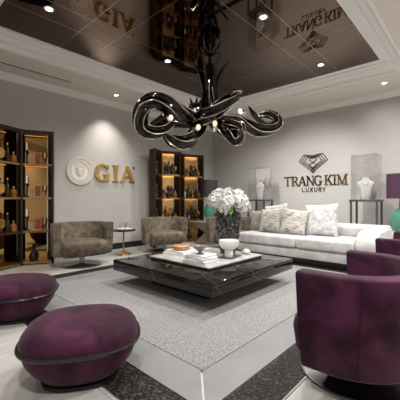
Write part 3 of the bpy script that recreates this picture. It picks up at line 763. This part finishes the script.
bd = tag(MB().box((6.60, 1.62, 1.0885+.36), (.012, .30, .72)).build('backing_panel', 'backing'), 'beige upright panel behind the right white bust', 'panel')
display_stand((6.45, 3.96, 0), 'dark metal display stand behind the sofa at the left end, near the flowers')
gc = glass_case((6.45, 3.96, 1.0885), 'glass case with beige fringe near the room corner', .78)
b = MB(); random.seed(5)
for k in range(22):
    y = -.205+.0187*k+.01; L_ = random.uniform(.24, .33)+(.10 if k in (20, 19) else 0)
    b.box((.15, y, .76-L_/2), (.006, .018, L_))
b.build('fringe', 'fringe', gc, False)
bust((6.44, 3.96, 1.0885), 'white necklace bust under the fringe in the left glass case', math.radians(-100))

# ------------------------------------------------------------------ lamps and side tables
def lamp(loc, label, shade):
    t = thing('table_lamp', label, 'lamp', loc)
    MB().lathe([(.075, 0), (.085, .012), (.085, .02), (.05, .03)], 28).build('foot', 'brass', t)
    MB().lathe([(.05, .03), (.10, .07), (.135, .15), (.14, .24), (.12, .33), (.08, .40), (.04, .435)], 32, mod=lambda a, z, i: 1+.035*math.cos(9*a)).build('glass_base', 'greenglass', t)
    MB().lathe([(.022, .435), (.022, .50), (.012, .52), (.012, .66)], 16).build('neck', 'brass', t)
    b = MB(); b.lathe([(.205, .60), (.205, 1.02), (.200, 1.02), (.200, .60), (.205, .60)], 44, cap0=False, cap1=False)
    sh_ = b.build('lamp_shade', shade, t)
    b = MB(); b.box((0, 0, .95), (.398, .006, .006)); b.box((0, 0, .95), (.006, .398, .006)); b.lathe([(.008, .655), (.008, .96)], 8); b.build('spider', 'brass', sh_)
    return t
t = thing('hourglass_table', 'taupe faceted hourglass side table under the charcoal-shaded lamp', 'side table', (5.72, 4.98, 0), math.radians(-3))
def sq(h, z): return [(-h, -h, z), (h, -h, z), (h, h, z), (-h, h, z)]
MB().rings([sq(.07, .26), sq(.30, .525), sq(.30, .55)]).build('top', 'taupe_lac', t, False)
MB().rings([sq(.26, 0), sq(.26, .012), sq(.07, .2595)]).build('base', 'taupe_lac2', t, False)
lamp((5.75, 4.98, .5505), 'table lamp with charcoal drum shade on green glass, left of the flowers', 'shade_dark')
t = thing('end_table', 'white square end table beside the right sofa arm', 'side table', (6.27, .94, 0))
MB().box((0, 0, .49), (.52, .50, .035), bevel=.004).build('top', 'white_trim', t)
for sx in (-1, 1):
    for sy in (-1, 1): MB().box((sx*.23, sy*.22, .236), (.035, .035, .472)).build('leg', 'steel', t)
lamp((6.15, 1.02, .508), 'table lamp with plum drum shade on green glass at the right edge', 'shade_plum')
t = thing('pedestal_table', 'small round pedestal table with brass stem between the taupe chairs', 'side table', (3.42, 5.22, 0))
MB().lathe([(.13, 0), (.15, .006), (.145, .02), (.09, .04), (.03, .065), (.02, .085)], 36).build('base', 'brass', t)
MB().lathe([(.017, .08), (.015, .3), (.018, .47)], 16).build('stem', 'brass', t)
MB().lathe([(.20, .465), (.232, .47), (.235, .49), (.228, .495)], 44).build('top', 'black', t)
t = tag(MB().lathe([(.09, 0), (.15, .008), (.155, .02), (.15, .02), (.09, .012)], 36, (3.44, 5.20, .4955)).build('round_tray', 'white'), 'white round tray under the drinking glasses', 'tray')
for i, (dx, dy, lab) in enumerate(((-.09, .02, 'leftmost'), (-.02, -.045, 'second from the left'), (.035, .05, 'third from the left'), (.095, -.02, 'rightmost'))):
    gl = MB().lathe([(.026, 0), (.031, .12), (.029, .12), (.024, .006)], 20, cap1=True).build('drinking_glass', 'glass')
    gl.location = (3.44+dx, 5.20+dy, .4955+.0125)
    tag(gl, f'clear drinking glass, {lab} of those on the small pedestal table', 'glass', 'glasses on the pedestal table')

# ------------------------------------------------------------------ folding mirrored cabinets
DP = .20; ZSH = (.57, 1.13, 1.69)
def cabinet(label, pts, led, bk):
    t = thing('folding_cabinet', label, 'cabinet', (pts[0][0], pts[0][1], 0))
    ox, oy = pts[0]; P = [(x-ox, y-oy) for x, y in pts]
    for i, (x, y) in enumerate(P):
        MB().box((x, y+.004, 1.125), (.034, .034, 2.25)).build('post', 'bronze_frame', t, False)
        MB().box((x, y+DP/2+.008, 1.14), (.010, DP-.03, 2.20)).build('side_panel', 'bronze_frame', t, False)
    for (ax, ay), (bx, by) in zip(P, P[1:]):
        u = Vector((bx-ax, by-ay, 0)); L_ = u.length; u.normalize(); e = .018/ u.x if u.x else 0
        a = (ax+.019, ay+u.y*e); c = (bx-.019, by-u.y*e)
        back = lambda q, d: (q[0], q[1]+d)
        MB().quadbox([back(a, DP-.012), back(c, DP-.012), back(c, DP), back(a, DP)], .0, 2.25).build('back_panel', bk, t, False)
        for z in (.02, 2.215): MB().quadbox([a, c, back(c, DP-.013), back(a, DP-.013)], z, z+.035).quadbox([(a[0], a[1]-.006), (c[0], c[1]-.006), back(c, -.0002), back(a, -.0002)], z-(.03 if z > 1 else 0), z+.035).build('top_panel' if z > 1 else 'bottom_panel', 'bronze_frame' if z > 1 else 'gold_satin', t, False)  # bottom panel's gold colour paints in the floor's reflection
        for z in ZSH: MB().quadbox([a, c, back(c, DP-.013), back(a, DP-.013)], z-.018, z).quadbox([(a[0], a[1]-.006), (c[0], c[1]-.006), back(c, -.0002), back(a, -.0002)], z-.034, z).build('shelf', 'shelf', t, False)
        for z in ZSH+(2.215,):
            zz = z-.018 if z < 2 else z
            MB().quadbox([back(a, .012), back(c, .012), back(c, .022), back(a, .022)], zz-.008, zz-.0005).build('light_strip', led, t, False)
    return t
LC = [(.72, 5.53), (1.16, 5.30), (1.70, 5.57), (2.125, 5.39)]
MC = [(4.37, 5.42), (4.72, 5.60), (5.13, 5.40), (5.46, 5.60), (5.97, 5.40)]
cabinet('tall folding bronze-mirror cabinet at the left edge of the room', LC, 'led_dim', 'gold_mirror')
cabinet('tall folding bronze-mirror cabinet in the middle, left of the corner', MC, 'led', 'gold_satin')
# shelf pieces
def pt(p, q, f, d=.10): return (p[0]+(q[0]-p[0])*f, p[1]+(q[1]-p[1])*f+d)
PR = {}
def lathe_thing(name, cat, parts):
    t = thing(name, '', cat)
    for nm, prof, m in parts: MB().lathe(prof, 18).build(nm, m, t)
    return t
def proto_of(k):
    if k in PR: return dup(PR[k], (0, 0, 0))
    if k == 'tall dark bottle': t = lathe_thing('bottle', 'bottle', (('body', [(.03, 0), (.034, .01), (.034, .17), (.013, .22), (.012, .275)], 'dark_obj'), ('stopper', [(.014, .2755), (.018, .29), (.015, .31), (.003, .32)], 'brass')))
    elif k == 'round dark decanter': t = lathe_thing('decanter', 'decanter', (('body', [(.04, 0), (.07, .04), (.075, .08), (.05, .13), (.018, .16), (.018, .20), (.026, .215)], 'dark_obj'), ('stopper', [(.015, .2155), (.03, .24), (.024, .265), (.003, .275)], 'dark_obj')))
    elif k == 'amber flask': t = lathe_thing('flask', 'bottle', (('body', [(.035, 0), (.05, .02), (.05, .10), (.02, .13), (.02, .15)], 'amber'), ('cap', [(.018, .1505), (.02, .18), (.003, .185)], 'brass')))
    elif k == 'slim brass vase': t = lathe_thing('vase', 'vase', (('body', [(.03, 0), (.04, .05), (.03, .14), (.012, .22), (.012, .30), (.02, .31)], 'brass'), ('foot', [(.034, -.0), (.036, .004)], 'dark_obj')))
    elif k == 'ivory flask': t = lathe_thing('flask', 'bottle', (('body', [(.03, 0), (.042, .02), (.042, .12), (.016, .15), (.016, .17)], 'plaster_w'), ('cap', [(.018, .1705), (.02, .20), (.003, .205)], 'brass')))
    elif k == 'tall amber bottle': t = lathe_thing('bottle', 'bottle', (('body', [(.032, 0), (.036, .01), (.036, .20), (.014, .25), (.013, .32)], 'amber'), ('stopper', [(.015, .3205), (.018, .34), (.003, .355)], 'brass')))
    elif k == 'brass goblet': t = lathe_thing('goblet', 'goblet', (('bowl', [(.006, .08), (.03, .10), (.042, .15), (.038, .20), (.034, .20), (.03, .12)], 'brass'), ('foot', [(.036, 0), (.034, .006), (.008, .02), (.007, .08)], 'brass')))
    elif k == 'black candlestick': t = lathe_thing('candlestick', 'candlestick', (('holder', [(.05, 0), (.045, .012), (.012, .03), (.010, .20), (.028, .215), (.02, .235)], 'dark_obj'), ('candle', [(.013, .2355), (.013, .36), (.004, .365)], 'white')))
    elif k == 'dark jewellery bust':
        t = thing('jewellery_bust', '', 'bust'); MB().rings([[(x, y, z_) for x, y, z_ in se(a, b_, z, 20, 2.2)] for z, a, b_ in ((0, .05, .035), (.02, .05, .035), (.10, .06, .035), (.17, .08, .035), (.20, .075, .03), (.22, .03, .025), (.28, .026, .022))]).build('body', 'dark_obj', t, angle=60)
        MB().lathe([(.06, -.0), (.06, .012)], 20).build('foot', 'brass', t)
    elif k in ('small sepia framed picture', 'small rust framed picture'):
        t = thing('picture_frame', '', 'picture frame'); w, h = (.10, .15) if 'sepia' in k else (.10, .19)
        b = MB()
        for sx in (-1, 1): b.box((sx*w/2, 0, h/2+.006), (.012, .014, h+.012))
        for z in (.006, h+.006): b.box((0, 0, z), (w-.012, .014, .012))
        b.build('frame', 'brass', t, False); MB().box((0, .002, h/2+.006), (w-.012, .004, h-.012)).build('picture', 'off_pic' if 'sepia' in k else 'red_pic', t, False)
    elif k == 'gold round medallion plaque':
        t = thing('medallion', '', 'plaque'); b = MB()
        n = 28; b.rings([[(.085*r*math.cos(2*PI*i/n), y, .135+.085*r*math.sin(2*PI*i/n)) for i in range(n)] for r, y in ((.6, -.006), (.65, -.012), (.95, -.012), (1, -.004), (1, .006), (.9, .008))]); b.build('disc', 'gold', t)
        MB().box((0, 0, .024), (.06, .06, .048), bevel=.006).build('stand', 'dark_obj', t)
    PR[k] = t; return t
ZL = {0: (.056, 'bottom level'), 1: (.5705, 'lower shelf'), 2: (1.1305, 'middle shelf'), 3: (1.6905, 'top shelf')}
def fill(pts, i, where, levels):
    p, q = pts[i], pts[i+1]; ang = math.atan2(q[1]-p[1], q[0]-p[0])
    for lv, items in levels.items():
        for f, k, d in items:
            o = proto_of(k); x, y = pt(p, q, f, d); o.location = (x, y, ZL[lv][0]); o.rotation_euler = (0, 0, ang)
            o['label'] = f'{k} on the {ZL[lv][1]} of the {where}'; o['group'] = 'pieces in the folding cabinets'
A = 'left cabinet, right panel'; B = 'left cabinet, left panel'
S1 = [(.40, 'small sepia framed picture', .13), (.60, 'small rust framed picture', .12), (.22, 'black candlestick', .09), (.80, 'brass goblet', .08)]
fill(LC, 2, A, {1: S1, 2: S1, 3: S1, 0: [(.45, 'round dark decanter', .10)]})
S2 = [(.42, 'gold round medallion plaque', .12), (.62, 'tall dark bottle', .10), (.80, 'amber flask', .09), (.25, 'dark jewellery bust', .09)]
fill(LC, 1, B, {1: S2, 2: S2, 3: S2})
A = 'middle cabinet, wide left bay'; B = 'middle cabinet, wide right bay'; Cc = 'middle cabinet, outer left fold'; D = 'middle cabinet, inner fold'
S3 = [(.18, 'amber flask', .11), (.36, 'tall dark bottle', .12), (.54, 'dark jewellery bust', .10), (.74, 'round dark decanter', .10), (.90, 'brass goblet', .09), (.27, 'slim brass vase', .155), (.45, 'ivory flask', .155), (.64, 'tall amber bottle', .155)]
S4 = [(.15, 'tall dark bottle', .12), (.33, 'brass goblet', .09), (.52, 'round dark decanter', .10), (.70, 'dark jewellery bust', .11), (.87, 'amber flask', .09), (.24, 'tall amber bottle', .155), (.43, 'ivory flask', .155), (.61, 'slim brass vase', .155)]
S5 = [(.14, 'black candlestick', .10), (.36, 'round dark decanter', .10), (.58, 'brass goblet', .10), (.80, 'tall dark bottle', .10), (.25, 'ivory flask', .155), (.47, 'tall amber bottle', .155), (.69, 'slim brass vase', .155), (.90, 'amber flask', .09)]
fill(MC, 1, A, {1: S5, 2: S4, 3: S3, 0: [(.5, 'dark jewellery bust', .1)]})
fill(MC, 3, B, {1: S3, 2: S5, 3: S4, 0: [(.4, 'round dark decanter', .1)]})
S6 = [(.35, 'amber flask', .10), (.7, 'tall dark bottle', .10)]
fill(MC, 0, Cc, {1: S6, 2: S6, 3: S6}); fill(MC, 2, D, {1: S6, 2: S6, 3: S6})

# ------------------------------------------------------------------ world, camera, view
w = bpy.data.worlds.new('World'); SC.world = w; w.use_nodes = True
w.node_tree.nodes['Background'].inputs[0].default_value = (.8, .85, 1, 1); w.node_tree.nodes['Background'].inputs[1].default_value = .05
cam = bpy.data.cameras.new('Camera'); co = bpy.data.objects.new('Camera', cam); C.objects.link(co)
cam.sensor_width = 36; cam.lens = 305/400*36; cam.clip_start = .02; cam.shift_y = -1/400
co.location = (0, 0, 1.1); co.rotation_euler = (PI/2, 0, math.radians(42.7-90))
SC.camera = co
SC.view_settings.view_transform = 'Standard'; SC.view_settings.look = 'None'; SC.view_settings.gamma = 1
SC.view_settings.use_curve_mapping = False
SC.view_settings.exposure = .5
SC.cycles.max_bounces = 10
SC.cycles.use_denoising = True
